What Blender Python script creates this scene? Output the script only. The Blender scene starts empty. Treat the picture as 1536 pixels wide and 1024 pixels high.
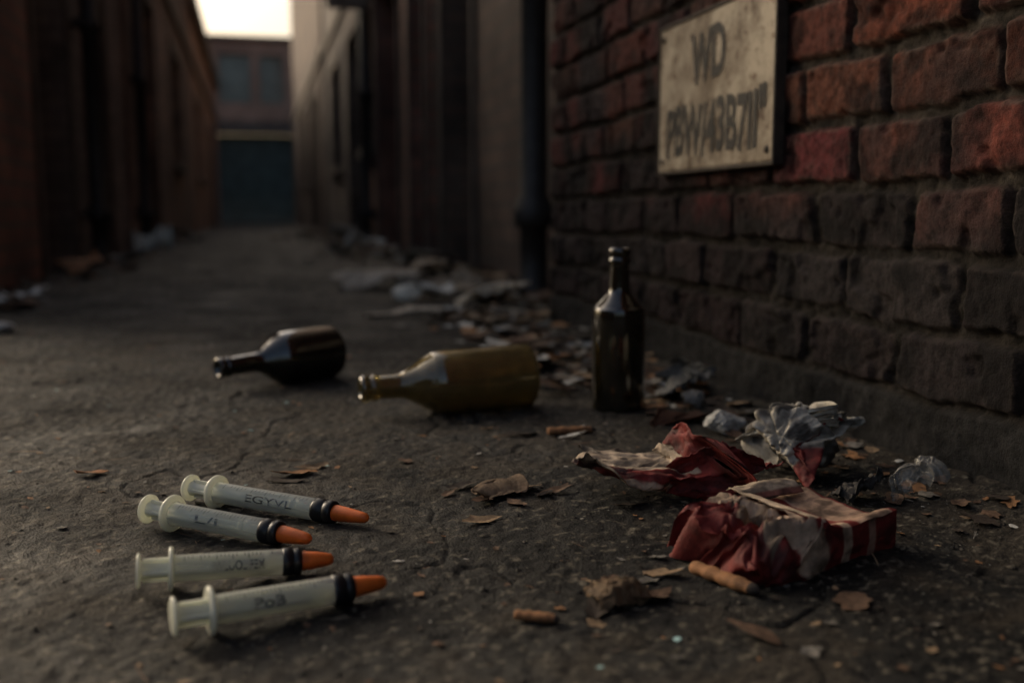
import bpy, math, random
import numpy as np
from mathutils import Vector, Matrix
random.seed(7); RNG=np.random.RandomState(11)
sc=bpy.context.scene
# ---------------------------------------------------------------- noise
def _h(ix,iy,s):
    n=(ix.astype(np.int64)*374761393+iy.astype(np.int64)*668265263+s*974634777)&0x7fffffff
    n=((n^(n>>13))*1274126177)&0x7fffffff
    n=n^(n>>16)
    return (n&0xffff)/65535.0
def vn(x,y,s=0):
    x=np.asarray(x,float);y=np.asarray(y,float)
    xi=np.floor(x);yi=np.floor(y);fx=x-xi;fy=y-yi
    fx=fx*fx*(3-2*fx);fy=fy*fy*(3-2*fy)
    a=_h(xi,yi,s);b=_h(xi+1,yi,s);c=_h(xi,yi+1,s);d=_h(xi+1,yi+1,s)
    return (a*(1-fx)+b*fx)*(1-fy)+(c*(1-fx)+d*fx)*fy
def fbm(x,y,s=0,o=4):
    r=0;a=.5;t=0
    for i in range(o):
        r=r+a*vn(x*2**i+i*7.3,y*2**i-i*3.1,s+i*17);t+=a;a*=.5
    return r/t
def ss(x,a,b):
    t=np.clip((x-a)/(b-a),0,1);return t*t*(3-2*t)
# ---------------------------------------------------------------- mesh helpers
def link(o,parent=None):
    sc.collection.objects.link(o)
    if parent: o.parent=parent
    return o
def empty(name,loc=(0,0,0)):
    e=bpy.data.objects.new(name,None);e.empty_display_size=.05;e.location=loc;return link(e)
def grid_mesh(name,P,col=None,mat=None,smooth=True,parent=None,uv=None):
    n,m=P.shape[:2]
    me=bpy.data.meshes.new(name)
    me.vertices.add(n*m);me.vertices.foreach_set('co',P.reshape(-1).astype(np.float32))
    i=np.arange(n-1)[:,None]*m+np.arange(m-1)[None,:]
    F=np.stack([i,i+m,i+m+1,i+1],-1).reshape(-1,4)
    nf=len(F)
    me.loops.add(nf*4);me.loops.foreach_set('vertex_index',F.reshape(-1).astype(np.int32))
    me.polygons.add(nf);me.polygons.foreach_set('loop_start',(np.arange(nf)*4).astype(np.int32))
    me.polygons.foreach_set('loop_total',np.full(nf,4,np.int32))
    me.polygons.foreach_set('use_smooth',np.full(nf,smooth))
    me.update(calc_edges=True);me.validate()
    if col is not None:
        a=me.color_attributes.new('Col','FLOAT_COLOR','POINT')
        c=np.ones((n*m,4),np.float32);c[:,:3]=col.reshape(-1,3)
        a.data.foreach_set('color',c.reshape(-1))
    if mat: me.materials.append(mat)
    return link(bpy.data.objects.new(name,me),parent)
def py_mesh(name,V,F,mat=None,smooth=False,parent=None,col=None):
    me=bpy.data.meshes.new(name);me.from_pydata([tuple(v) for v in V],[],F)
    if mat: me.materials.append(mat)
    for p in me.polygons:p.use_smooth=smooth
    if col is not None:
        a=me.color_attributes.new('Col','FLOAT_COLOR','POINT')
        c=np.ones((len(V),4),np.float32);c[:,:3]=np.array(col);a.data.foreach_set('color',c.reshape(-1))
    me.update()
    return link(bpy.data.objects.new(name,me),parent)
class Boxes:
    def __init__(s):s.V=[];s.F=[]
    def box(s,x0,x1,y0,y1,z0,z1):
        b=len(s.V)
        s.V+=[(x0,y0,z0),(x1,y0,z0),(x1,y1,z0),(x0,y1,z0),(x0,y0,z1),(x1,y0,z1),(x1,y1,z1),(x0,y1,z1)]
        s.F+=[tuple(b+k for k in f) for f in [(0,3,2,1),(4,5,6,7),(0,1,5,4),(1,2,6,5),(2,3,7,6),(3,0,4,7)]]
    def make(s,name,mat,parent=None,bev=0):
        o=py_mesh(name,s.V,s.F,mat,False,parent)
        if bev:
            m=o.modifiers.new('b','BEVEL');m.width=bev;m.segments=2
        return o
def lathe(name,prof,mat,seg=48,parent=None,smooth=True,sx=1):
    V=[];F=[]
    for (a,r) in prof:
        for k in range(seg):
            t=2*math.pi*k/seg;V.append((a,r*math.cos(t),r*math.sin(t)*sx))
    for i in range(len(prof)-1):
        for k in range(seg):
            k2=(k+1)%seg
            F.append((i*seg+k,i*seg+k2,(i+1)*seg+k2,(i+1)*seg+k))
    return py_mesh(name,V,F,mat,smooth,parent)
# ---------------------------------------------------------------- materials
def newmat(name):
    m=bpy.data.materials.new(name);m.use_nodes=True
    nt=m.node_tree;b=nt.nodes['Principled BSDF'];return m,nt,b
def N(nt,t,**k):
    n=nt.nodes.new(t)
    for a,v in k.items():setattr(n,a,v)
    return n
def noise(nt,scale,detail=6,rough=.6,vec=None):
    n=N(nt,'ShaderNodeTexNoise');n.inputs['Scale'].default_value=scale;n.inputs['Detail'].default_value=detail;n.inputs['Roughness'].default_value=rough
    if vec is None:
        g=N(nt,'ShaderNodeTexCoord');vec=g.outputs['Object']
    nt.links.new(vec,n.inputs['Vector']);return n
def ramp(nt,src,p0,c0,p1,c1):
    r=N(nt,'ShaderNodeValToRGB');e=r.color_ramp.elements
    e[0].position=p0;e[0].color=(*c0,1);e[1].position=p1;e[1].color=(*c1,1)
    nt.links.new(src,r.inputs['Fac']);return r
def mix(nt,fac,a,b,bt='MIX'):
    m=N(nt,'ShaderNodeMix',data_type='RGBA',blend_type=bt)
    for s,i in ((fac,0),(a,6),(b,7)):
        if isinstance(s,(int,float)):m.inputs[i].default_value=s
        elif isinstance(s,tuple):m.inputs[i].default_value=(*s,1)
        else:nt.links.new(s,m.inputs[i])
    return m.outputs[2]
def bump(nt,b,h,strength,dist,prev=None):
    n=N(nt,'ShaderNodeBump');n.inputs['Strength'].default_value=strength;n.inputs['Distance'].default_value=dist
    nt.links.new(h,n.inputs['Height'])
    if prev is not None: nt.links.new(prev,n.inputs['Normal'])
    nt.links.new(n.outputs[0],b.inputs['Normal']);return n.outputs[0]
def simple(name,c,rough=.6,var=.5,scale=20,bs=0,bd=.002,c2=None,spec=.4,metal=0):
    m,nt,b=newmat(name)
    n=noise(nt,scale)
    c2=c2 or tuple(x*var for x in c)
    r=ramp(nt,n.outputs[0],.35,c2,.65,c)
    nt.links.new(r.outputs[0],b.inputs['Base Color'])
    b.inputs['Roughness'].default_value=rough;b.inputs['Specular IOR Level'].default_value=spec;b.inputs['Metallic'].default_value=metal
    if bs: bump(nt,b,noise(nt,scale*6).outputs[0],bs,bd)
    return m
def attrmat(name,rough=.85,spec=.3,nscale=60,lo=.6,hi=1.3,bs=.4,bd=.003,bscale=300,transl=0):
    m,nt,b=newmat(name)
    a=N(nt,'ShaderNodeAttribute',attribute_name='Col')
    n=noise(nt,nscale,8,.65)
    r=ramp(nt,n.outputs[0],.3,(lo,)*3,.7,(hi,)*3)
    nt.links.new(mix(nt,1.0,a.outputs['Color'],r.outputs[0],'MULTIPLY'),b.inputs['Base Color'])
    b.inputs['Roughness'].default_value=rough;b.inputs['Specular IOR Level'].default_value=spec
    p=bump(nt,b,noise(nt,bscale,6,.7).outputs[0],bs,bd)
    return m,nt,b,p
Mground,nt,b,p=attrmat('asphalt',.8,.22,140,.15,2.0,.8,.003,420)
v=N(nt,'ShaderNodeTexVoronoi');v.inputs['Scale'].default_value=330
tc=N(nt,'ShaderNodeTexCoord');nt.links.new(tc.outputs['Object'],v.inputs['Vector'])
bump(nt,b,v.outputs['Distance'],.4,.003,p)
rr=ramp(nt,noise(nt,5,5).outputs[0],.35,(.58,)*3,.7,(.92,)*3);nt.links.new(rr.outputs[0],b.inputs['Roughness'])
Mwall,nt,b,p=attrmat('old_brick',.88,.20,80,.32,1.5,.85,.004,200)
Mlitter,nt,b,p=attrmat('dry_litter',.75,.3,150,.45,1.35,.5,.002,300)
Mpack,nt,b,p=attrmat('printed_card',.65,.3,55,.34,1.2,.5,.003,130)
# ---------------------------------------------------------------- camera
cam=bpy.data.cameras.new('camera');co=bpy.data.objects.new('camera',cam);link(co)
cam.lens=35.16;cam.sensor_width=36;cam.clip_end=500;cam.clip_start=.02
co.location=(0,0,.30)
co.rotation_euler=(math.radians(90-7.294),0,-math.radians(14.21))
cam.dof.use_dof=True;cam.dof.focus_distance=1.0;cam.dof.aperture_fstop=2.8
sc.camera=co
# ---------------------------------------------------------------- ground
def gh(x,y):
    x=np.asarray(x,float);y=np.asarray(y,float)
    fade=1-ss(np.abs(y-1.5),6,12)*.7
    h=(fbm(x*2.2,y*2.2,3,3)-.5)*.016+(fbm(x*11,y*11,5,3)-.5)*.006
    g=fbm(x*95,y*95,9,2);h=h+(g-.5)*.0042
    c=np.abs(fbm(x*3.1+5,y*2.3,41,4)-.5);h=h-.003*(1-ss(c,0,.006))*ss(fbm(x*2,y*2,77,2),.42,.56)
    h=h+ss(x,.60,.80)*.018*(.4+fbm(x*9,y*9,15,3))
    return h*fade
def spacing(a,b,n):return np.linspace(a,b,n)
xs=np.concatenate([-np.geomspace(80,1.3,18),spacing(-1.2,-.55,130)[:-1],spacing(-.55,.80,470),np.geomspace(.84,80,24)])
ys=np.concatenate([np.array([-80,-40,-20,-10,-5,-3,-2,-1.2,-.6,-.2]),spacing(0,.5,50)[:-1],np.geomspace(.5,3.6,680)[:-1],np.geomspace(3.6,32,240),np.array([36,45,60,90,140,200])])
X,Y=np.meshgrid(xs,ys,indexing='ij');Z=gh(X,Y)
t=fbm(X*4,Y*4,21,5);t2=fbm(X*25,Y*25,22,4);t3=fbm(X*170,Y*170,23,2)
base=np.stack([.0150+0*X,.0150+0*X,.0140+0*X],-1)
base=base*(.25+1.6*ss(t,.25,.75))[...,None]*(.30+1.4*t2)[...,None]
brown=ss(t2*.6+t*.5+ss(X,.2,.75)*.15,.50,.72)[...,None]
base=base*(1-brown*.65)+np.array([.032,.024,.015])*brown*.65
dst=np.exp(-((X+.18+.05*(t2-.5))/.085)**2-((Y-1.47-.12*(t-.5))/.018)**2)*ss(fbm(X*40,Y*40,31,3),.35,.6)
base=base+dst[...,None]*np.array([.11,.105,.09])
spk=ss(t3,.68,.78)[...,None];base=base*(1-spk)+np.array([.100,.088,.066])*spk
crk=(1-ss(np.abs(fbm(X*3.1+5,Y*2.3,41,4)-.5),0,.007))*ss(fbm(X*2,Y*2,77,2),.42,.56);base*=(1-.7*crk)[...,None]
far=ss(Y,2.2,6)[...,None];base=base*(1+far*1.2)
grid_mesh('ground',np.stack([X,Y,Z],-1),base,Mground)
# ---------------------------------------------------------------- near brick wall
XW=.765
ys=np.concatenate([spacing(-2.5,.70,170)[:-1],spacing(.70,2.56,560)])
zs=np.concatenate([spacing(-.03,1.0,300)[:-1],spacing(1.0,1.9,70)[:-1],spacing(1.9,6.6,110)])
Yg,Zg=np.meshgrid(ys,zs,indexing='ij')
PZ=.084;PL=.212;Z0=.083
wy=Yg+(fbm(Yg*14,Zg*14,50,3)-.5)*.016;wz=Zg+(fbm(Yg*10,Zg*16,51,3)-.5)*.014+(fbm(Yg*1.7,Zg*1.3,56,2)-.5)*.018
row=np.floor((wz-Z0)/PZ);off=np.mod(row,2)*.5+(_h(row,row*0,5)-.5)*.35
uu=wy/PL+off
c0=np.floor(uu);f=uu-c0
ja=(_h(c0,row,61)-.5)*.26;jb=(_h(c0+1,row,61)-.5)*.26
left=f<ja;right=f>1+jb
cid=c0-left+right
lo=cid+(_h(cid,row,61)-.5)*.26;hi=cid+1+(_h(cid+1,row,61)-.5)*.26
dy=np.minimum(uu-lo,hi-uu)*PL;lz=(wz-Z0)-row*PZ;dz=np.minimum(lz,PZ-lz)
mw=.0058+.0045*(fbm(Yg*30,Zg*30,52,3)-.5)*2
cr=.008
d=np.minimum(dy,dz)-mw
cor=np.sqrt(np.clip(cr-(dy-mw),0,1)**2+np.clip(cr-(dz-mw),0,1)**2)
d=np.where((dy-mw<cr)&(dz-mw<cr),cr-cor,d)
bm=ss(d,-.001,.005)
r1=_h(cid,row,71);r2=_h(cid,row,72);r3=_h(cid,row,73)
h=bm*(.0135+.006*(r1-.5)+(lz/PZ-.5)*.006*(r2-.5)+ (fbm(Yg*40,Zg*40,53,4)-.5)*.0075)
chip=ss(fbm(Yg*22,Zg*22,54,3),.62,.70);h=h-bm*chip*.006
h=h+(1-bm)*((fbm(Yg*60,Zg*60,55,4)-.42)*.014)
h=h+(fbm(Yg*130,Zg*130,57,2)-.5)*.0020
pl=1-ss(wz,Z0-.006,Z0+.004)
ph=.012+(fbm(Yg*9,Zg*9,58,4)-.5)*.016+(fbm(Yg*50,Zg*50,158,3)-.5)*.006
h=h*(1-pl)+ph*pl
Xg=XW-h;Xg[-1,:]=XW+.03
red=np.stack([.112+.070*r1,.031+.019*r2,.022+.011*r3],-1)
dark=np.array([.0150,.0155,.0165])
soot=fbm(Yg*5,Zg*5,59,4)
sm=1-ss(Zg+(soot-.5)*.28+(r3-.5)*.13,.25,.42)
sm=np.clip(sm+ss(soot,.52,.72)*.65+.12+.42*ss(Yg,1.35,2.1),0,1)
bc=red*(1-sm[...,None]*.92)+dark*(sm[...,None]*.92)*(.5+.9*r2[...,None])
stain=ss(fbm(Yg*18,Zg*18,60,4),.42,.62)[...,None];bc=bc*(1-.68*stain)
pale=ss(fbm(Yg*30,Zg*40,66,4),.66,.78)[...,None]*.25;bc=bc*(1-pale)+np.array([.13,.09,.07])*pale*(1-sm[...,None]*.85)+bc*pale*sm[...,None]*.85
mc=np.array([.055,.045,.035])*(.20+1.3*fbm(Yg*20,Zg*20,62,3))[...,None]*(1-.55*sm[...,None])
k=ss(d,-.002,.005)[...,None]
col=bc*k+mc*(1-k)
ed=(ss(d,.000,.004)*(1-ss(d,.004,.009))*ss(fbm(Yg*35,Zg*35,166,3),.42,.60))[...,None]
col=col*(1-ed*.55)+np.array([.13,.10,.082])*ed*.55*(1-.65*sm[...,None])+col*ed*.3*sm[...,None]
plc=np.array([.0150,.0145,.0140])*(.3+1.3*fbm(Yg*16,Zg*16,63,4))[...,None]
col=col*(1-pl[...,None])+plc*pl[...,None]
bw=empty('brick_wall')
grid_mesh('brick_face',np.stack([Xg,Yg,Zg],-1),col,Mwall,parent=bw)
Mdk=simple('dark_masonry',(.13,.10,.08),.9,.5,6,.4)
B=Boxes();B.box(XW+.03,1.9,-2.5,2.555,-.02,6.6);B.make('wall_core',Mdk,bw)
# ---------------------------------------------------------------- sign
sg=empty('wall_sign')
XS=XW-.022
Msign,nt,b=newmat('sign_enamel')
n1=noise(nt,9,8,.7);n2=noise(nt,30,9,.78)
c1=ramp(nt,n1.outputs[0],.38,(.15,.105,.062),.60,(.52,.44,.32)).outputs[0]
c2=ramp(nt,n2.outputs[0],.52,(1,1,1),.62,(.28,.18,.11)).outputs[0]
c=mix(nt,1.0,c1,c2,'MULTIPLY');nt.links.new(c,b.inputs['Base Color']);b.inputs['Roughness'].default_value=.6
bump(nt,b,n2.outputs[0],.4,.002)
Mframe=simple('sign_rusty_rim',(.07,.05,.035),.7,.4,40,.5)
y0,y1,z0,z1=1.352,1.785,.376,.632
B=Boxes();B.box(XS-.006,XS+.012,y0,y1,z0,z1);B.make('plate',Msign,sg,.003)
B=Boxes();w=.006
B.box(XS-.009,XS+.010,y0-w,y0,z0-w,z1+w);B.box(XS-.009,XS+.010,y1,y1+w,z0-w,z1+w)
B.box(XS-.0085,XS+.009,y0,y1,z0-w,z0);B.box(XS-.0085,XS+.009,y0,y1,z1,z1+w);B.make('rim',Mframe,sg,.002)
for i,(yy,zz) in enumerate([(y0+.018,z0+.018),(y1-.018,z0+.018),(y0+.018,z1-.018),(y1-.018,z1-.018)]):
    o=lathe('screw_%d'%i,[(0,.006),(.002,.0055),(.0035,.003),(.004,.0003)],Mframe,16,sg);o.rotation_euler=(0,0,math.pi);o.location=(XS-.006,yy,zz)
Mink,nt,b=newmat('worn_sign_paint')
n3=noise(nt,42,8,.75)
nt.links.new(ramp(nt,n3.outputs[0],.57,(.014,.013,.012),.70,(.26,.21,.15)).outputs[0],b.inputs['Base Color']);b.inputs['Roughness'].default_value=.6
def text_mesh(s,size,off=0.0):
    cu=bpy.data.curves.new('t','FONT');cu.body=s;cu.size=size;cu.offset=off;cu.align_x='CENTER';cu.align_y='CENTER'
    o=bpy.data.objects.new('t',cu);sc.collection.objects.link(o)
    dg=bpy.context.evaluated_depsgraph_get()
    me=bpy.data.meshes.new_from_object(o.evaluated_get(dg))
    V=np.array([v.co[:] for v in me.vertices]);F=[tuple(p.vertices) for p in me.polygons]
    bpy.data.objects.remove(o);bpy.data.meshes.remove(me);return V,F
def fit(V,w,h):
    V=V.copy();mn=V.min(0);mx=V.max(0);V[:,0]=(V[:,0]-(mn[0]+mx[0])/2)*w/(mx[0]-mn[0]);V[:,1]=(V[:,1]-(mn[1]+mx[1])/2)*h/(mx[1]-mn[1]);return V
for nm,s,w,hh,cy,cz in (('lettering_top','WD',.130,.086,1.580,.562),('lettering_bottom','PBW/43B7II"',.37,.094,1.56,.444)):
    V,F=text_mesh(s,.1,.0028);V=fit(V,w,hh)
    P=[(XS-.0075,cy-a[0],cz+a[1]+.003*math.sin(a[0]*40)) for a in V]
    py_mesh(nm,P,F,Mink,False,sg)
# ---------------------------------------------------------------- alley buildings
def brickmat(name,c1,c2,mo,scale=1.0,dirt=.5):
    m,nt,b=newmat(name)
    g=N(nt,'ShaderNodeNewGeometry');sp=N(nt,'ShaderNodeSeparateXYZ');nt.links.new(g.outputs['Position'],sp.inputs[0])
    ad=N(nt,'ShaderNodeMath',operation='ADD');nt.links.new(sp.outputs[0],ad.inputs[0]);nt.links.new(sp.outputs[1],ad.inputs[1])
    cb=N(nt,'ShaderNodeCombineXYZ');nt.links.new(ad.outputs[0],cb.inputs[0]);nt.links.new(sp.outputs[2],cb.inputs[1])
    t=N(nt,'ShaderNodeTexBrick');t.inputs['Scale'].default_value=1
    t.inputs['Brick Width'].default_value=.22;t.inputs['Row Height'].default_value=.084;t.inputs['Mortar Size'].default_value=.010;t.inputs['Mortar Smooth'].default_value=.4
    t.inputs['Color1'].default_value=(*c1,1);t.inputs['Color2'].default_value=(*c2,1);t.inputs['Mortar'].default_value=(*mo,1)
    nt.links.new(cb.outputs[0],t.inputs['Vector'])
    n=noise(nt,1.6,7,.65,g.outputs['Position'])
    r=ramp(nt,n.outputs[0],.35,(dirt,)*3,.65,(1.1,)*3)
    nt.links.new(mix(nt,1.0,t.outputs['Color'],r.outputs[0],'MULTIPLY'),b.inputs['Base Color'])
    b.inputs['Roughness'].default_value=.9;bump(nt,b,t.outputs['Fac'],-.6,.01);return m
Bred=brickmat('red_brick',(.34,.15,.10),(.24,.11,.08),(.16,.13,.10),dirt=.3)
Bbrn=brickmat('brown_brick',(.34,.20,.14),(.23,.14,.10),(.17,.14,.11),dirt=.35)
Bdim=brickmat('umber_brick',(.19,.12,.085),(.13,.085,.062),(.11,.09,.07),dirt=.35)
Bdrk=brickmat('sooty_brick',(.22,.17,.14),(.14,.11,.09),(.12,.10,.09),dirt=.4)
Bwarm=brickmat('warm_brick',(.50,.30,.22),(.42,.24,.17),(.32,.26,.21),dirt=.6)
Mdoor=simple('dark_painted_door',(.045,.050,.048),.5,.5,8,.3)
Mdoorr=simple('oxide_red_door',(.26,.11,.065),.6,.5,5,.3)
Mteal=simple('teal_shutter_paint',(.07,.10,.095),.5,.6,3,.2)
Mstone=simple('grimy_stone',(.26,.215,.17),.85,.4,7,.5,.004)
Mglass=simple('dirty_window_glass',(.20,.23,.21),.15,.6,3,spec=.8)
Miron=simple('cast_iron',(.03,.028,.026),.55,.5,20,.4)
def building(name,side,xf,y0,y1,H,mat,ops,depth=1.2,cornice=None):
    e=empty(name)
    def X(a,b_):
        p,q=xf+side*a,xf+side*b_;return min(p,q),max(p,q)
    W=Boxes();ops=sorted(ops,key=lambda o:o[0]);c=y0
    for (ya,yb,za,zb,k,mt) in ops:
        if ya>c:W.box(*X(0,.35),c,ya,-.05,H)
        if za>0:W.box(*X(0,.35),ya,yb,-.05,za)
        W.box(*X(0,.35),ya,yb,zb,H);c=yb
    if c<y1:W.box(*X(0,.35),c,y1,-.05,H)
    W.box(*X(.351,depth),y0,y1,-.05,H-.01)
    W.make('walls',mat,e)
    for i,(ya,yb,za,zb,k,mt) in enumerate(ops):
        D=Boxes();D.box(*X(.16,.20),ya,yb,za,zb)
        if k=='door':
            wd=yb-ya
            for q in (0,1):
                for r_ in (0,1):
                    D.box(*X(.145,.16),ya+wd*(.12+.42*q),ya+wd*(.46+.42*q),za+(zb-za)*(.08+.45*r_),za+(zb-za)*(.45+.45*r_))
        D.make('door_%d'%i if k=='door' else 'window_pane_%d'%i,mt,e,.006)
        T=Boxes();f=.06
        T.box(*X(-.025,.15),ya-f,ya-.002,za,zb+.12);T.box(*X(-.025,.15),yb+.002,yb+f,za,zb+.12)
        T.box(*X(-.03,.15),ya-.001,yb+.001,zb+.002,zb+.12)
        if k=='window':
            T.box(*X(-.07,.15),ya-.1,yb+.1,za-.09,za-.002);m_=(ya+yb)/2
            T.box(*X(.12,.158),m_-.02,m_+.02,za,zb);T.box(*X(.115,.156),ya,yb,(za+zb)/2-.02,(za+zb)/2+.02)
        T.make('surround_%d'%i,Mstone if k=='window' else Mdk,e,.008)
    C=Boxes();C.box(*X(-.12,-.002),y0,y1,H-.25,H+.02);C.box(*X(-.05,-.003),y0+.01,y1-.01,2.65,2.8);C.make('cornice',Mstone,e,.01)
    return e
building('brick_building',1,1.05,2.562,6.0,5.0,Bdim,[(4.9,5.7,0,2.1,'door',Mdoor)])
building('brick_building',1,1.02,6.002,10.0,5.2,Bred,[(6.15,6.75,0,2.2,'door',Mdoor),(7.3,8.6,0,2.1,'door',Mdoorr),(9.1,9.7,.9,2.1,'window',Mglass)])
building('brick_building',1,1.07,10.002,16.0,5.2,Bdrk,[(10.6,11.8,0,2.2,'door',Mdoor),(13.0,14.4,.9,2.2,'window',Mglass)])
building('brick_building',1,1.03,16.002,28.0,7.2,Bdim,[(17.5,19,0,2.3,'door',Mdoor),(21,23,.9,2.4,'window',Mglass)])
building('brick_building',-1,-.94,3.75,4.85,3.0,Bred,[],.45)
building('brick_building',-1,-.96,4.852,8.4,3.0,Bdrk,[(5.0,5.85,0,2.2,'door',Mdoor),(6.5,7.3,0,2.2,'door',Mdoor)])
building('brick_building',-1,-.93,8.402,16.6,3.9,Bbrn,[(8.9,10.4,0,2.2,'door',Mdoor),(12.6,14.0,.9,2.2,'window',Mglass)])
building('brick_building',-1,-.95,16.602,28.0,3.75,Bwarm,[(18,19.5,.9,2.2,'window',Mglass),(23,24.5,0,2.1,'door',Mdoor)])
building('brick_building',-1,-6.0,-6.0,3.7,2.9,Bbrn,[(-3,-1.5,.9,2.2,'window',Mglass),(.5,1.6,0,2.1,'door',Mdoorr)])
e=empty('end_building')
W=Boxes();D=Boxes()
Y0=31.0
W.box(-12,-1.25,Y0,Y0+3,-.05,5.3);W.box(1.25,12,Y0,Y0+3,-.05,5.3)
W.box(-1.25,1.25,Y0,Y0+3,3.0,3.5);W.box(-1.25,-.95,Y0,Y0+3,3.5,4.9);W.box(-.05,.2,Y0,Y0+3,3.5,4.9);W.box(.9,1.25,Y0,Y0+3,3.5,4.9);W.box(-1.25,1.25,Y0,Y0+3,4.9,5.3)
W.make('walls',Bwarm,e)
D.box(-.95,-.05,Y0+.2,Y0+.3,3.5,4.9);D.box(.2,.9,Y0+.2,Y0+.3,3.5,4.9);D.make('window_panes',Mglass,e)
S=Boxes()
for k in range(26):S.box(-1.25,1.25,Y0+.3-(.015 if k%2 else 0),Y0+.4,.0+k*.1,.098+k*.1)
S.make('roller_shutter',Mteal,e)
L=Boxes();L.box(-1.5,1.5,Y0-.03,Y0+.5,2.62,2.99);L.make('lintel',Bdrk,e,.02)
L=Boxes();L.box(-12,12,Y0-.12,Y0+.2,5.3,5.42);L.make('parapet',Mstone,e,.02)
def drain(px,py,side,top,hx,r=.048):
    dp=empty('drain_pipe');q=r/.048
    prof=[(0,.068*q),(.05,.066*q),(.06,.05*q),(.26,.05*q),(.265,.066*q),(.275,.072*q),(.325,.072*q),(.335,.064*q),(.36,.06*q),(.37,.048*q),(1.3,.048*q),(1.31,.062*q),(1.38,.062*q),(1.39,.048*q),(top,.048*q)]
    o=lathe('pipe',prof,Miron,32,dp);o.rotation_euler=(0,-math.pi/2,0);o.location=(px,py,-.01)
    a,b_=sorted((px+side*.03,hx))
    B=Boxes();B.box(a,b_,py-.06,py+.06,.28,.31);B.box(a,b_,py-.06,py+.06,1.33,1.36);B.make('brackets',Miron,dp,.004)
drain(.945,3.42,1,4.8,1.06)
drain(-.87,6.15,-1,2.9,-.97,.045)
drain(-.86,8.55,-1,3.8,-.94,.045)
drain(.95,9.0,1,5.0,1.03,.045)
hs=empty('hanging_sign')
B=Boxes();B.box(.62,.97,8.75,8.79,2.0,2.42);B.make('board',Mstone,hs,.01)
B=Boxes();B.box(.60,1.03,8.76,8.78,2.45,2.48);B.box(.66,.68,8.76,8.78,2.42,2.45);B.box(.90,.92,8.76,8.78,2.42,2.45);B.make('bracket',Miron,hs)
# ---------------------------------------------------------------- bottles
def glassmat(name,c,tr=.8,rough=.08):
    m,nt,b=newmat(name)
    n=noise(nt,14,7,.7)
    r=ramp(nt,n.outputs[0],.35,tuple(x*.6 for x in c),.7,c)
    nt.links.new(r.outputs[0],b.inputs['Base Color'])
    b.inputs['Transmission Weight'].default_value=tr;b.inputs['IOR'].default_value=1.5
    r2=ramp(nt,n.outputs[0],.4,(rough,)*3,.75,(rough+.2,)*3);nt.links.new(r2.outputs[0],b.inputs['Roughness'])
    b.inputs['Coat Weight'].default_value=1.0;b.inputs['Coat Roughness'].default_value=.04
    return m
G1=glassmat('olive_glass',(.50,.39,.14),.84,.05)
G2=glassmat('brown_black_glass',(.022,.020,.012),.5,.10)
G3=glassmat('dark_green_glass',(.032,.024,.009),.6,.05)
def smoothprof(pts,n=6):
    out=[]
    P=[pts[0]]+pts+[pts[-1]]
    for i in range(1,len(P)-2):
        p0,p1,p2,p3=[np.array(q,float) for q in P[i-1:i+3]]
        for k in range(n):
            t=k/n;out.append(tuple(.5*((2*p1)+(-p0+p2)*t+(2*p0-5*p1+4*p2-p3)*t*t+(-p0+3*p1-3*p2+p3)*t**3)))
    out.append(tuple(pts[-1]));return [(a,max(r,.0002)) for a,r in out]
def bottle(mat,L,R,rn,body,neck,ribs=True):
    pts=[(.012*L,.0002),(.004*L,R*.55),(0,R*.80),(.02*L,R*.96),(.06*L,R),(body*L*.5,R*1.0),(body*L,R*.985),(body*L+(neck-body)*L*.35,R*.86),(body*L+(neck-body)*L*.7,rn+(R-rn)*.36),(neck*L,rn*1.12),(.80*L,rn*1.03),(.90*L,rn*.97)]
    o=smoothprof(pts)
    o+=[(.905*L,rn*1.0),(.91*L,rn*1.12),(.935*L,rn*1.13),(.94*L,rn*1.02),(.95*L,rn*1.0),(.955*L,rn*1.10),(.99*L,rn*1.10),(1.0*L,rn*1.0),(.999*L,rn*.72)]
    inner=[(a,r-.0035) for a,r in smoothprof(pts) if r>.006 and a>.02*L][::-1]
    o+=inner+[(.035*L,.0002)]
    return lathe('glass_bottle',o,mat,64)
def lay(o,base,tip,r,extra=0,roll=0):
    bx,by=base;tx,ty=tip
    z=float(max(gh(bx,by),gh((bx+tx)/2,(by+ty)/2)))+r-.001
    d=Vector((tx-bx,ty-by,0)).normalized()
    o.rotation_euler=(roll,extra,math.atan2(d.y,d.x));o.location=(bx,by,z)
o=bottle(G1,.268,.0485,.0180,.54,.76);lay(o,(.406,1.480),(.142,1.46),.0485,.03)
o=bottle(G2,.240,.0480,.0160,.45,.68);lay(o,(.132,1.880),(-.077,1.7534),.048,.03)
o=bottle(G3,.250,.0405,.0150,.60,.74);o.rotation_euler=(0,-math.pi/2,0);o.location=(.5285,1.4258,float(gh(.5285,1.4258))-.001)
# ---------------------------------------------------------------- syringes
Mbar,nt,b=newmat('milky_plastic')
n=noise(nt,25,5)
r=ramp(nt,n.outputs[0],.3,(.76,.76,.66),.65,(.90,.91,.83));nt.links.new(r.outputs[0],b.inputs['Base Color'])
b.inputs['Roughness'].default_value=.22
out=nt.nodes['Material Output']
tl=N(nt,'ShaderNodeBsdfTranslucent');tl.inputs[0].default_value=(.88,.90,.78,1);m2=N(nt,'ShaderNodeMixShader');m2.inputs[0].default_value=.40
nt.links.new(b.outputs[0],m2.inputs[1]);nt.links.new(tl.outputs[0],m2.inputs[2]);nt.links.new(m2.outputs[0],out.inputs[0])
Mtube,nt,b=newmat('clear_barrel_plastic');out=nt.nodes['Material Output']
b.inputs['Base Color'].default_value=(.90,.92,.84,1);b.inputs['Roughness'].default_value=.10
tr=N(nt,'ShaderNodeBsdfTransparent');tr.inputs[0].default_value=(.97,.98,.94,1);ms=N(nt,'ShaderNodeMixShader')
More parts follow.
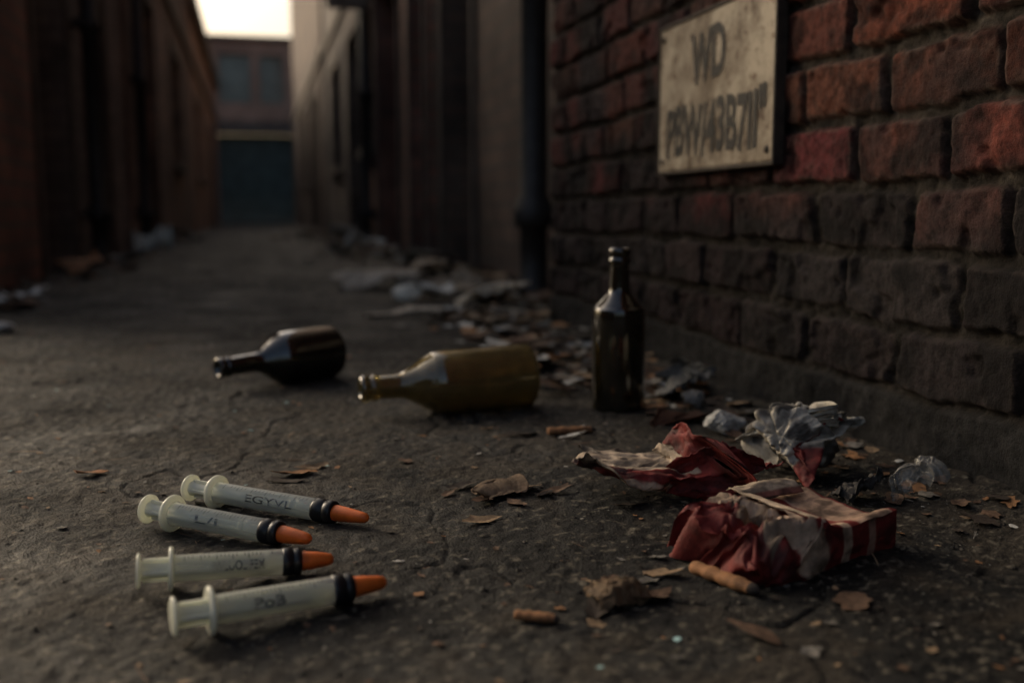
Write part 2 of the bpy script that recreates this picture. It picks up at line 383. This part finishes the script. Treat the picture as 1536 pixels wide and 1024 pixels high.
lw=N(nt,'ShaderNodeLayerWeight');lw.inputs[0].default_value=.35
mr=N(nt,'ShaderNodeMapRange');mr.inputs[3].default_value=.24;mr.inputs[4].default_value=.95;nt.links.new(lw.outputs['Facing'],mr.inputs[0])
nt.links.new(mr.outputs[0],ms.inputs[0]);nt.links.new(tr.outputs[0],ms.inputs[1]);nt.links.new(b.outputs[0],ms.inputs[2]);nt.links.new(ms.outputs[0],out.inputs[0])
Mblk=simple('black_rubber',(.012,.014,.016),.35,.6,30)
Mor=simple('orange_plastic_cap',(.80,.17,.025),.45,.65,60,.15,.001)
Mprint=simple('grey_print',(.03,.035,.035),.7,1.8,200)
def syringe(tail,tip,label,scl=1.0,roll=0):
    tail=Vector(tail);tip=Vector(tip);L=(tip-tail).length
    e=empty('syringe')
    R=.0108*scl
    l=lambda f:f*L
    lathe('thumb_rest',[(l(0),.0005),(l(0),R*1.15),(l(.005),R*1.3),(l(.014),R*1.3),(l(.019),R*1.1),(l(.021),.0005)],Mbar,40,e)
    lathe('plunger_rod',[(l(.018),R*.75),(l(.05),R*.60),(l(.13),R*.56),(l(.62),R*.56)],Mbar,24,e)
    B_=Boxes();B_.box(l(.03),l(.60),-R*.88,R*.88,-R*.11,R*.11);B_.box(l(.03),l(.60),-R*.11,R*.11,-R*.88,R*.88);B_.make('plunger_ribs',Mbar,e)
    lathe('finger_flange',[(l(.155),R*.9),(l(.155),R*1.5),(l(.160),R*1.65),(l(.172),R*1.65),(l(.178),R*1.5),(l(.18),R*1.0)],Mbar,48,e)
    lathe('barrel',[(l(.178),R*1.12),(l(.19),R),(l(.73),R),(l(.735),R*.9),(l(.735),R*.4)],Mtube,56,e)
    lathe('stopper',[(l(.60),.0004),(l(.60),R*.7),(l(.605),R*.93),(l(.62),R*.93),(l(.625),R*.8),(l(.64),R*.8),(l(.645),R*.93),(l(.66),R*.9),(l(.70),R*.5),(l(.728),R*.5)],Mbar,40,e)
    lathe('collar',[(l(.725),R*.8),(l(.727),R*1.04),(l(.735),R*1.08),(l(.775),R*1.08),(l(.779),R*1.0),(l(.787),R*1.0),(l(.79),R*1.06),(l(.82),R*1.04),(l(.826),R*.92),(l(.828),.001)],Mblk,48,e)
    lathe('needle_cap',[(l(.826),R*.72),(l(.84),R*.74),(l(.90),R*.64),(l(.96),R*.52),(l(.985),R*.42),(l(.996),R*.25),(l(1.0),.0004)],Mor,40,e)
    V=[];F=[];rr=R*1.006
    def quad(x0,x1,a0,a1):
        k=6;b0=len(V)
        for i in range(k+1):
            a=a0+(a1-a0)*i/k
            V.append((x0,rr*math.sin(a)*-1,rr*math.cos(a)));V.append((x1,rr*math.sin(a)*-1,rr*math.cos(a)))
        for i in range(k):F.append((b0+2*i,b0+2*i+1,b0+2*i+3,b0+2*i+2))
    rg=random.Random(label)
    for i in range(24):
        x=.23+.02*i
        if rg.random()<.12:continue
        ln=.6 if i%4==0 else .35
        quad(l(x),l(x)+.0006,.15,.15+ln)
    T,TF=text_mesh(label,.01,.0001);T=fit(T,L*.14 if len(label)<5 else L*.26,R*.72)
    b0=len(V);cx=l(.42 if len(label)<5 else .50)
    for a in T:
        ang=1.25-a[1]/rr
        V.append((cx+a[0],-rr*math.sin(ang),rr*math.cos(ang)))
    F+= [tuple(b0+i for i in f) for f in TF]
    py_mesh('scale_print',V,F,Mprint,False,e)
    d=(tip-tail).normalized()
    za=float(gh(tail.x+d.x*L*.16,tail.y+d.y*L*.16))+R*1.62;zb=float(gh(tail.x+d.x*L*.8,tail.y+d.y*L*.8))+R*1.08
    pitch=-math.atan2(zb-za,L*.64)
    e.location=(tail.x,tail.y,za+(za-zb)/.64*.16)
    e.rotation_euler=(0,pitch,math.atan2(d.y,d.x))
    return e
syringe((-.068,.722,0),(.0905,.7608,0),'PoB',1.0)
syringe((-.102,.8185,0),(.0545,.8308,0),'IWLUOLIFEM')
syringe((-.112,1.002,0),(.0385,.8857,0),'L/i')
syringe((-.078,1.085,0),(.0950,.9351,0),'EGYVL')
# ---------------------------------------------------------------- crumpled sheets
def crumple(nx,ny,w,d,seed,nf,amax,dims,rid=.004,bowl=0):
    rg=np.random.RandomState(seed)
    U,V=np.meshgrid(np.linspace(0,1,nx),np.linspace(0,1,ny),indexing='ij')
    uo=.05*(fbm(V*4+seed,V*0+1,seed,3)-.5);P=np.stack([(U-.5+uo)*w,(V-.5+.08*(fbm(U*5,U*0+seed,seed+3,3)-.5))*d,0*U],-1).reshape(-1,3)
    P[:,2]=bowl*((P[:,0]/w)**2+(P[:,1]/d)**2)
    for i in range(nf):
        p0=P[rg.randint(len(P))];a=rg.uniform(0,2*math.pi);n=np.array([math.cos(a),math.sin(a),0.3*rg.randn()]);n/=np.linalg.norm(n)
        q=(P-p0)@n
        if (q>0).mean()>.5:n=-n;q=-q
        ax=np.cross(n,[0,0,1]);ax/=np.linalg.norm(ax)+1e-9
        ang=rg.uniform(-1,1)*amax*ss(q,0,.006*w/.1)
        v=P-p0;c=np.cos(ang)[:,None];s_=np.sin(ang)[:,None]
        P=p0+v*c+np.cross(ax,v)*s_+ax*(v@ax)[:,None]*(1-c)
    x=U.reshape(-1);y=V.reshape(-1)
    rdg=1-np.abs(2*fbm(x*7+seed,y*7,seed+9,3)-1)*1.6
    P[:,2]+=rid*rdg;P[:,0]+=rid*.6*(fbm(x*8,y*8+seed,seed+12,2)-.5);P[:,1]+=rid*.6*(fbm(x*8+9,y*8,seed+13,2)-.5)
    mn=P.min(0);mx=P.max(0);P=(P-(mn+mx)/2)/(mx-mn+1e-9)*np.array(dims);P[:,2]+=dims[2]/2
    return P.reshape(nx,ny,3),U,V
def wad(n,seed,dims,open_=.25,amp=.5):
    rg=np.random.RandomState(seed)
    U,V=np.meshgrid(np.linspace(0,1,2*n),np.linspace(0,1,n),indexing='ij')
    th=U*2*math.pi;ph=(.03+.94*V)*math.pi
    D=np.stack([np.cos(th)*np.sin(ph),np.sin(th)*np.sin(ph),np.cos(ph)],-1)
    pn=rg.randn(22,3);pn/=np.linalg.norm(pn,axis=1)[:,None];pd=rg.uniform(.50,1.0,22)
    q=D@pn.T;r=np.where(q>.05,pd/np.maximum(q,.05),9).min(-1);r=np.minimum(r,1.5)
    qs=rg.randn(18,3);qs/=np.linalg.norm(qs,axis=1)[:,None]
    dd=np.abs((D[...,None,:]*qs).sum(-1)+rg.uniform(-.5,.5,18))
    crease=(np.clip(.13-dd,0,1)/.13*rg.uniform(.1,.6,18)).max(-1)
    r=r*(1-amp*.7*crease)+.08*(fbm(U*14,V*8,seed,3)-.5)
    P=D*r[...,None];mn=P.min((0,1));mx=P.max((0,1));P=(P-(mn+mx)/2)/(mx-mn)*np.array(dims);P[...,2]+=dims[2]/2
    return P,U,V
def place(P,x,y,rz=0,dz=-.002):
    c,s=math.cos(rz),math.sin(rz);Q=P.copy()
    Q[...,0]=P[...,0]*c-P[...,1]*s+x;Q[...,1]=P[...,0]*s+P[...,1]*c+y;Q[...,2]=P[...,2]+float(gh(x,y))+dz;return Q
CREAM=np.array([.54,.42,.30]);RED=np.array([.20,.024,.020]);BLK=np.array([.025,.022,.020]);PAP=np.array([.62,.57,.47])
def blend(a,b,m):return a*(1-m[...,None])+b*m[...,None]
def solid(o,t=.0008):
    m=o.modifiers.new('s','SOLIDIFY');m.thickness=t
def dirty(c,U,V,s,a=.6,k=7):return c*(1-a*ss(fbm(U*k+s,V*k,s,5),.45,.68))[...,None]
P,U,V=crumple(90,60,.20,.16,5,7,1.3,(.195,.120,.076),.018,.05)
c=blend(np.broadcast_to(CREAM,U.shape+(3,)),RED,(ss(np.abs(V-.30+.06*np.sin(U*6)),.17,.15)))
c=blend(c,RED,ss(U,.70,.72));c=blend(c,BLK,ss(fbm(U*3,V*3,8,3),.5,.6)*(1-ss(U,.6,.7))*.85);c=dirty(c,U,V,201)
crt=empty('crushed_carton')
o=grid_mesh('front_panel',place(P,.405,.955,-.45),c,Mpack,parent=crt);solid(o)
P,U,V=crumple(60,50,.12,.12,23,6,1.2,(.095,.09,.066),.012,.03)
c=blend(np.broadcast_to(RED,U.shape+(3,)),BLK,ss(V,.72,.76)*.8);c=dirty(c,U,V,202)
o=grid_mesh('torn_flap',place(P,.470,.945,.4),c,Mpack,parent=crt);solid(o)
cp=empty('crumpled_paper')
P,U,V=wad(80,8,(.105,.085,.082));c=np.broadcast_to(PAP,U.shape+(3,));c=blend(c,BLK*1.5,ss(fbm(U*5,V*3,18,4),.55,.62)*.85);c=dirty(c,U,V,203,.4)
grid_mesh('balled_sheet',place(P,.600,1.025,.4),c,Mpack,parent=cp,smooth=True)
P,U,V=crumple(90,90,.26,.26,31,16,1.9,(.155,.115,.082),.012,.05)
c=np.broadcast_to(PAP,U.shape+(3,));c=blend(c,BLK*1.5,ss(fbm(U*5,V*5,18,4),.62,.68)*.8);c=blend(c,RED,1-ss(V+.2*U,.26,.30));c=dirty(c,U,V,204,.4)
o=grid_mesh('loose_corner',place(P,.620,1.015,.2),c,Mpack,parent=cp);solid(o,.0005)
pk=empty('cigarette_pack')
Lp,Wp,Hp=.178,.100,.034
def pack_pt(u,v,w):
    x=u*Lp;y=v*Wp;z=w*Hp
    cr=1-ss(u,.30,.62)
    fn=lambda s,k:(fbm(u*k+s,v*k+w*2,s,3)-.5)
    z=z*(1-.25*cr)+w*cr*(.024*(1-np.abs(2*fbm(u*5+v*3,v*4,91,3)-1)*2.2))+w*fn(33,3)*.008+w*fn(34,9)*.0035
    x=x+cr*fn(44,6)*.030+ (w-.5)*cr*.012*fn(4,5)+fn(45,4)*.004
    y=y+cr*fn(55,6)*.026+fn(56,3)*.006
    z=z-w*.006*ss(np.abs(v-.5),.5,.2)*(1-cr)
    return np.stack([x,y,z],-1)
f0=np.array([.3849,.698]);ud=np.array([.932,.363]);vd=np.array([-.363,.932])
gz=float(gh(.45,.78))-.001
def toW(P):
    Q=P.copy();Q[...,0]=f0[0]+P[...,0]*ud[0]+P[...,1]*vd[0];Q[...,1]=f0[1]+P[...,0]*ud[1]+P[...,1]*vd[1];Q[...,2]=P[...,2]+gz;return Q
def packcol(u,v,w,top):
    s=np.zeros_like(u)
    if top:
        s=ss(np.abs(u-.20-.10*np.sin(v*3.0)),.11,.10)
        s=np.maximum(s,ss(np.abs(u-.60),.035,.03));s=np.maximum(s,ss(u,.70,.71)*(1-ss(u,.955,.96))*.75)
    else:
        s=ss(np.abs(u-.33),.10,.09);s=np.maximum(s,ss(np.abs(u-.60),.035,.03)*.9);s=np.maximum(s,ss(np.abs(u-.80),.03,.025)*.5)
    c=blend(np.broadcast_to(RED,u.shape+(3,)),CREAM*np.array([1,.93,.9]),s)
    dirt=ss(fbm(u*9,v*6+w*4,97,4),.46,.66)
    return c*(1-.62*dirt[...,None])
nu,nv,nw=90,50,16
g=lambda a,b:np.meshgrid(np.linspace(0,1,a),np.linspace(0,1,b),indexing='ij')
U,V=g(nu,nv);W_=np.ones_like(U)
edge=np.minimum(np.minimum(U*Lp,(1-U)*Lp),np.minimum(V*Wp,(1-V)*Wp));PT=pack_pt(U,V,W_);PT[...,2]-=.002*(1-ss(edge,0,.004))
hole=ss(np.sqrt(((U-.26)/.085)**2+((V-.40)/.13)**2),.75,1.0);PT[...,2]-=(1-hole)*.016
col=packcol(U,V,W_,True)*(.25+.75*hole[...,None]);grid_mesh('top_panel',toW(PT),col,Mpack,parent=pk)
grid_mesh('bottom_panel',toW(pack_pt(U,V,W_*0)),packcol(U,V,W_*0,True),Mpack,parent=pk)
for nm,vv in (('front_panel',0.),('back_panel',1.)):
    U,W_=g(nu,nw);V=np.full_like(U,vv);PT=pack_pt(U,V,W_);PT[...,2]-=.002*(W_>.999);grid_mesh(nm,toW(PT),packcol(U,V,W_,False),Mpack,parent=pk)
for nm,vv in (('left_end',0.),('right_end',1.)):
    V,W_=g(nv,nw);U=np.full_like(V,vv);PT=pack_pt(U,V,W_);PT[...,2]-=.002*(W_>.999);grid_mesh(nm,toW(PT),np.broadcast_to(RED*.8,U.shape+(3,)),Mpack,parent=pk)
U,V=g(50,60)
u=.36+.17*U+.05*(V-.5);v=V*1.02-.01
Pf=np.stack([u*Lp,v*Wp,Hp+.006+.010*(1-U)*(.6+.6*fbm(V*4,U*3,66,3))-.004*ss(U,.8,1)],-1)
Pf[...,2]-=.02*ss(V,0.06,0.0)
c=dirty(blend(np.broadcast_to(CREAM*1.2,U.shape+(3,)),RED,ss(U,.72,.75)),U,V,205,.45,4);o=grid_mesh('torn_flap',toW(Pf),c,Mpack,parent=pk);solid(o)
U,V=g(40,30)
Pf=np.stack([(.42+.42*U)*Lp,(.84+.26*V+.04*np.sin(U*5))*Wp,Hp+.004+.010*np.sin(V*2.4)*(.7+.5*fbm(U*4,V*3,67,2))],-1)
c=dirty(blend(np.broadcast_to(CREAM*1.05,U.shape+(3,)),RED,ss(V,.25,.15)*.8),U,V,206,.5,4);o=grid_mesh('lid_flap',toW(Pf),c,Mpack,parent=pk);solid(o)
Mplas,nt,b=newmat('clear_plastic_film')
b.inputs['Base Color'].default_value=(.30,.29,.26,1);b.inputs['Roughness'].default_value=.2
tr=N(nt,'ShaderNodeBsdfTransparent');ms=N(nt,'ShaderNodeMixShader');n=noise(nt,30,5);r=ramp(nt,n.outputs[0],.35,(.10,)*3,.65,(.4,)*3)
nt.links.new(r.outputs[0],ms.inputs[0]);nt.links.new(tr.outputs[0],ms.inputs[1]);nt.links.new(b.outputs[0],ms.inputs[2]);nt.links.new(ms.outputs[0],nt.nodes['Material Output'].inputs[0])
def scrap(name,x,y,dims,seed,color,nf=10,amax=1.6,rz=0,mat=None,n=50,dz=-.002):
    P,U,V=crumple(n,n,max(dims[:2])*1.6,max(dims[:2])*1.4,seed,nf,amax,dims,.25*dims[2],.0)
    cc=np.broadcast_to(np.array(color),U.shape+(3,))*(.45+1.0*fbm(U*5,V*5,seed,3))[...,None]
    o=grid_mesh(name,place(P,x,y,rz,dz),cc,mat or Mlitter);solid(o,.0006);return o
def ball(name,x,y,dims,seed,color,rz=0):
    P,U,V=wad(40,seed,dims);cc=np.broadcast_to(np.array(color),U.shape+(3,))*(.5+.9*fbm(U*8,V*5,seed,3))[...,None]
    return grid_mesh(name,place(P,x,y,rz,-.003),cc,Mlitter)
ball('crumpled_tissue',.612,1.225,(.065,.05,.034),41,(.54,.53,.48))
scrap('plastic_scrap',.655,1.475,(.10,.09,.065),42,(.12,.12,.115),12,1.8)
scrap('plastic_scrap',.640,1.40,(.04,.03,.03),43,(.30,.28,.25))
scrap('plastic_film',.660,.880,(.055,.042,.045),44,(.5,.5,.48),8,1.5,.3,Mplas)
scrap('crumpled_leaf',.572,1.305,(.10,.055,.022),45,(.10,.045,.025),9,1.4)
scrap('crumpled_leaf',.2637,.7052,(.050,.036,.022),46,(.14,.09,.048),5,1.1,.3)
scrap('crumpled_leaf',.2424,1.009,(.062,.055,.020),47,(.17,.115,.07),8,1.3,.5)
scrap('crumpled_leaf',.6,.90,(.05,.04,.04),48,(.05,.045,.04),8,1.5)
scrap('paper_scrap',.536,1.66,(.05,.02,.01),49,(.6,.58,.52),3,.6)
scrap('litter_bag',-.835,5.2,(.24,.22,.13),50,(.85,.48,.27),7,1.4)
scrap('litter_bag',-.79,8.3,(.28,.34,.22),51,(.65,.75,.72),7,1.4)
scrap('litter_bag',-.78,6.3,(.18,.2,.07),56,(.5,.5,.46),7,1.3)
scrap('litter_bag',-.74,10.5,(.25,.3,.18),65,(.65,.65,.6),7,1.4)
ball('crumpled_paper',-.66,2.80,(.10,.09,.035),52,(.65,.64,.60))
scrap('crumpled_paper',-.78,3.5,(.16,.12,.05),66,(.55,.53,.47),8,1.4)
scrap('litter_bag',.72,7.1,(.28,.3,.17),53,(.85,.83,.74),6,1.4)
scrap('litter_bag',.82,5.4,(.24,.3,.10),67,(.45,.40,.32),6,1.4)
scrap('litter_bag',.80,9.5,(.3,.3,.22),68,(.6,.55,.45),6,1.4)
scrap('cardboard_piece',.735,3.15,(.25,.10,.075),54,(.85,.74,.57),3,.35,.5)
scrap('cardboard_piece',.47,4.15,(.34,.30,.07),55,(.46,.40,.32),3,.3,.2)
ball('crumpled_paper',.50,3.47,(.11,.09,.065),57,(.85,.80,.68))
scrap('cardboard_piece',.56,3.10,(.22,.10,.04),58,(.62,.54,.42),3,.35,-.2)
scrap('cardboard_piece',.37,2.92,(.15,.06,.03),59,(.58,.49,.37),3,.35,.3)
scrap('cardboard_piece',.75,3.75,(.30,.2,.07),60,(.32,.26,.19),4,.5,.9)
scrap('cardboard_piece',.62,2.62,(.14,.10,.03),69,(.28,.21,.14),5,.6,.2)
scrap('cardboard_piece',.80,4.6,(.3,.25,.08),70,(.36,.29,.21),4,.6,.9)
Mbutt=simple('cigarette_filter_paper',(.34,.16,.065),.8,.4,90,.4,.002)
Mash=simple('burnt_ash',(.06,.045,.035),.9,.5,90,.5,.002)
def butt(a,b_,r,name='cigarette_butt'):
    a=Vector((*a,0));c=Vector((*b_,0));L=(c-a).length;e=empty(name)
    pr=[(0,.0003),(0,r*.85),(.03*L,r)]
    for k in range(1,12):pr.append((L*(.03+.84*k/12),r*(1+.10*math.sin(k*2.1)+.05*math.sin(k*5))))
    pr+=[(.88*L,r*.85)]
    lathe('paper',pr,Mbutt,20,e,True,.8);lathe('ash_end',[(.879*L,r*.86),(.93*L,r*.75),(.97*L,r*.5),(L,.0003)],Mash,16,e,True,.8)
    d=c-a;e.location=(a.x,a.y,float(max(gh(a.x,a.y),gh(c.x,c.y)))+r*.75);e.rotation_euler=(0,0,math.atan2(d.y,d.x));return e
butt((.3449,.7436),(.3712,.6798),.0068)
butt((.177,.690),(.207,.673),.0045)
butt((.372,1.272),(.440,1.268),.0065)
butt((.262,.728),(.290,.722),.0042)
# ---------------------------------------------------------------- scattered leaves, chips, grit
LV=[];LF=[];LC=[]
def addleaf(x,y,s,asp,rz,curl,col,jag=.25,lift=0,seed=0):
    rg=random.Random(seed*7919+13);n=14;b0=len(LV);curl*=.55
    z0=float(gh(x,y));tilt=rg.uniform(-.18,.18);tilt2=rg.uniform(-.15,.15);bow=rg.uniform(-.3,.3)
    pts=[(0,0)]
    js=[1+rg.uniform(-jag,jag)*1.2 for k in range(n)]
    for ring in (.5,1):
        for k in range(n):
            a=2*math.pi*k/n;rad=ring*(js[k] if ring==1 else 1)
            xx=rad*math.cos(a);yy=rad*math.sin(a)*asp
            if asp<.7: yy*=(1-.35*abs(xx))
            pts.append((xx,yy+bow*xx*xx*.4))
    zz=[curl*s*(p[0]**2*.35+abs(p[1])*.9)+s*p[0]*tilt*min(1,asp*3)+s*p[1]*tilt2+rg.uniform(-.07,.07)*s*min(1,asp*3) for p in pts]
    mz=min(zz);c,sn=math.cos(rz),math.sin(rz)
    for p,z in zip(pts,zz):
        px_,py_=p[0]*s,p[1]*s
        LV.append((x+px_*c-py_*sn,y+px_*sn+py_*c,z0+z-mz+.0006+lift));f=rg.uniform(.7,1.2);LC.append(tuple(q*f for q in col))
    for k in range(n):
        k2=(k+1)%n
        LF.append((b0,b0+1+k,b0+1+k2));LF.append((b0+1+k,b0+1+n+k,b0+1+n+k2,b0+1+k2))
TAN=(.28,.19,.11);BRN=(.12,.07,.042);DBR=(.045,.032,.023);GRY=(.18,.165,.14);WHT=(.60,.58,.52);ORG=(.30,.15,.065);TEA=(.35,.55,.55)
spec=[(.202,.926,.020,.6,.2,.5,TAN),(.0355,1.15,.026,.5,.1,.4,ORG),(.055,1.175,.020,.5,.4,.5,TAN),(.02,1.13,.024,.35,-.5,.2,DBR),(-.1965,1.214,.020,.6,.6,.5,(.42,.2,.09)),
(.3149,.7462,.017,.55,-.4,.35,TAN),(.330,.787,.011,.35,-.3,.1,GRY),(.4378,.652,.015,.9,.9,.4,BRN),(.3345,.6186,.020,.42,-.9,-.3,BRN),(.672,.964,.014,.6,.2,.4,ORG),
(.222,.99,.022,.5,.9,.5,BRN),(.268,1.02,.022,.6,-.3,.4,TAN),(.29,.70,.02,.5,.2,.6,BRN),(.24,.69,.018,.5,1.2,.5,DBR),(.30,.735,.015,.4,.3,.3,GRY),
(.335,1.275,.030,.30,.05,.15,DBR),(.40,1.245,.018,.35,.1,.1,WHT),(.36,.585,.008,.8,.2,.2,GRY),(.40,.625,.006,.8,.2,.2,GRY),(.30,1.33,.014,.4,.3,.2,TAN),
(.11,.835,.005,.5,.3,.1,WHT),(.55,1.58,.025,.6,.4,.5,ORG),(.60,1.66,.03,.7,.4,.5,ORG),(.36,.93,.02,.3,.2,.1,DBR),(.47,.60,.006,.6,.2,.1,GRY),(.175,.565,.012,.5,.2,.3,BRN),(.268,.600,.006,.6,.3,.3,GRY),
(.21,1.05,.020,.5,.2,.4,DBR),(.25,.97,.016,.5,1.9,.4,BRN),(.285,.99,.014,.6,.7,.4,DBR),(.19,1.03,.012,.5,.7,.4,BRN),(.27,.745,.014,.5,.7,.4,BRN),(.25,.71,.016,.6,1.7,.7,TAN),(.30,1.0,.018,.5,.3,.7,BRN),(.225,1.03,.018,.6,1.1,.8,TAN)]
for i,s in enumerate(spec):addleaf(*s[:6],s[6],seed=i+1)
rg=random.Random(5);k=100
cols=[TAN,BRN,DBR,DBR,GRY,BRN,ORG]
for i in range(480):
    y=rg.uniform(.75,4.2);x=.73-abs(rg.gauss(0,.075))-(.0 if y<1.3 else .02);
    if y>2.6:x+=rg.uniform(0,.3)
    k+=1;addleaf(x,y,rg.uniform(.004,.016 if y<1.3 else .03),rg.uniform(.35,.9),rg.uniform(0,6.3),rg.uniform(-.3,.6),rg.choice(cols) if rg.random()<.93 else WHT,seed=k)
for i in range(260):
    y=rg.uniform(1.45,3.0);x=rg.gauss(.60,.09)
    if x>.74:continue
    k+=1;addleaf(x,y,rg.uniform(.012,.035),rg.uniform(.4,.9),rg.uniform(0,6.3),rg.uniform(0,1.2),rg.choice(cols+[GRY,TAN]) if rg.random()<.85 else WHT,lift=rg.uniform(0,.018),seed=k)
for i in range(900):
    y=.5+2.3*rg.random()**1.4;x=rg.uniform(-.8,.7)
    k+=1;big=rg.random()<.03
    addleaf(x,y,rg.uniform(.008,.014) if big else rg.uniform(.0015,.005),rg.uniform(.35,.9),rg.uniform(0,6.3),rg.uniform(-.2,.5),rg.choice(cols),seed=k)
for i in range(110):
    y=.5+1.6*rg.random();x=rg.uniform(-.5,.7);k+=1
    addleaf(x,y,rg.uniform(.008,.024),rg.uniform(.03,.07),rg.uniform(0,6.3),.05,rg.choice([GRY,BRN,DBR,TAN]),jag=.1,seed=k)
for i in range(120):
    y=.5+2.2*rg.random();x=rg.uniform(-.6,.7);k+=1
    addleaf(x,y,rg.uniform(.0015,.0048),rg.uniform(.4,.9),rg.uniform(0,6.3),.1,rg.choice([WHT,WHT,TEA,GRY]),seed=k)
for i in range(260):
    y=rg.uniform(2.4,12);x=-.90+abs(rg.gauss(0,.11));k+=1
    addleaf(x,y,rg.uniform(.01,.06),rg.uniform(.4,.9),rg.uniform(0,6.3),rg.uniform(0,1.2),rg.choice(cols+[GRY,WHT]),lift=rg.uniform(0,.02),seed=k)
for i in range(420):
    y=rg.uniform(2.8,16);x=1.0-abs(rg.gauss(0,.24));k+=1
    addleaf(x,y,rg.uniform(.015,.08),rg.uniform(.4,.9),rg.uniform(0,6.3),rg.uniform(0,1.2),rg.choice(cols+[GRY,WHT,TAN]),lift=rg.uniform(0,.02),seed=k)
py_mesh('leaf_litter',LV,LF,Mlitter,True,None,LC)
GV=[];GF=[];GC=[]
ico=[(0,0,1),(.9,0,.2),(.28,.85,.2),(-.73,.53,.2),(-.73,-.53,.2),(.28,-.85,.2),(.0,0,-.6)]
for i in range(18000):
    y=.5*(2.6/.5)**rg.random();x=rg.uniform(-.75,.74)
    if rg.random()<.25:x=.74-abs(rg.gauss(0,.08))
    s=rg.uniform(.0005,.0015) if rg.random()<.97 else rg.uniform(.002,.0035)
    b0=len(GV);a=rg.uniform(0,6.3);c_,s_=math.cos(a),math.sin(a);st=rg.uniform(.6,1)
    v=rg.uniform(.008,.08);cc=(v*1.15,v,v*.8) if rg.random()<.95 else (.26,.25,.21)
    for p in ico:
        q=[p[0]*rg.uniform(.7,1.2),p[1]*rg.uniform(.7,1.2)*st,p[2]*.6*rg.uniform(.8,1.2)]
        GV.append([x+s*(q[0]*c_-q[1]*s_),y+s*(q[0]*s_+q[1]*c_),s*q[2]]);GC.append(cc)
    for q in range(1,6):
        q2=q%5+1;GF.append((b0,b0+q,b0+q2));GF.append((b0+6,b0+q2,b0+q))
A=np.array(GV);cx=A.reshape(-1,7,3)[:,:,:2].mean(1);hz=np.repeat(gh(cx[:,0],cx[:,1]),7);A[:,2]+=hz
py_mesh('gravel',A,GF,Mlitter,False,None,GC)
# ---------------------------------------------------------------- light
w=bpy.data.worlds.new('World');sc.world=w;w.use_nodes=True;nt=w.node_tree
sk=nt.nodes.new('ShaderNodeTexSky');sk.sky_type='NISHITA';sk.sun_disc=False
EL=math.radians(24);AZ=math.radians(-34)
sk.sun_elevation=EL;sk.sun_rotation=AZ;sk.dust_density=8;sk.air_density=1.0;sk.ozone_density=.4
nt.links.new(sk.outputs[0],nt.nodes['Background'].inputs[0]);nt.nodes['Background'].inputs[1].default_value=.15
sl=bpy.data.lights.new('sun','SUN');sl.energy=1.4;sl.angle=math.radians(26);sl.color=(1,.88,.72)
so=bpy.data.objects.new('sun',sl);link(so)
d=Vector((math.sin(AZ)*math.cos(EL),math.cos(AZ)*math.cos(EL),math.sin(EL)))
so.rotation_euler=d.to_track_quat('Z','Y').to_euler()
sc.view_settings.view_transform='Standard';sc.view_settings.look='None';sc.view_settings.exposure=0
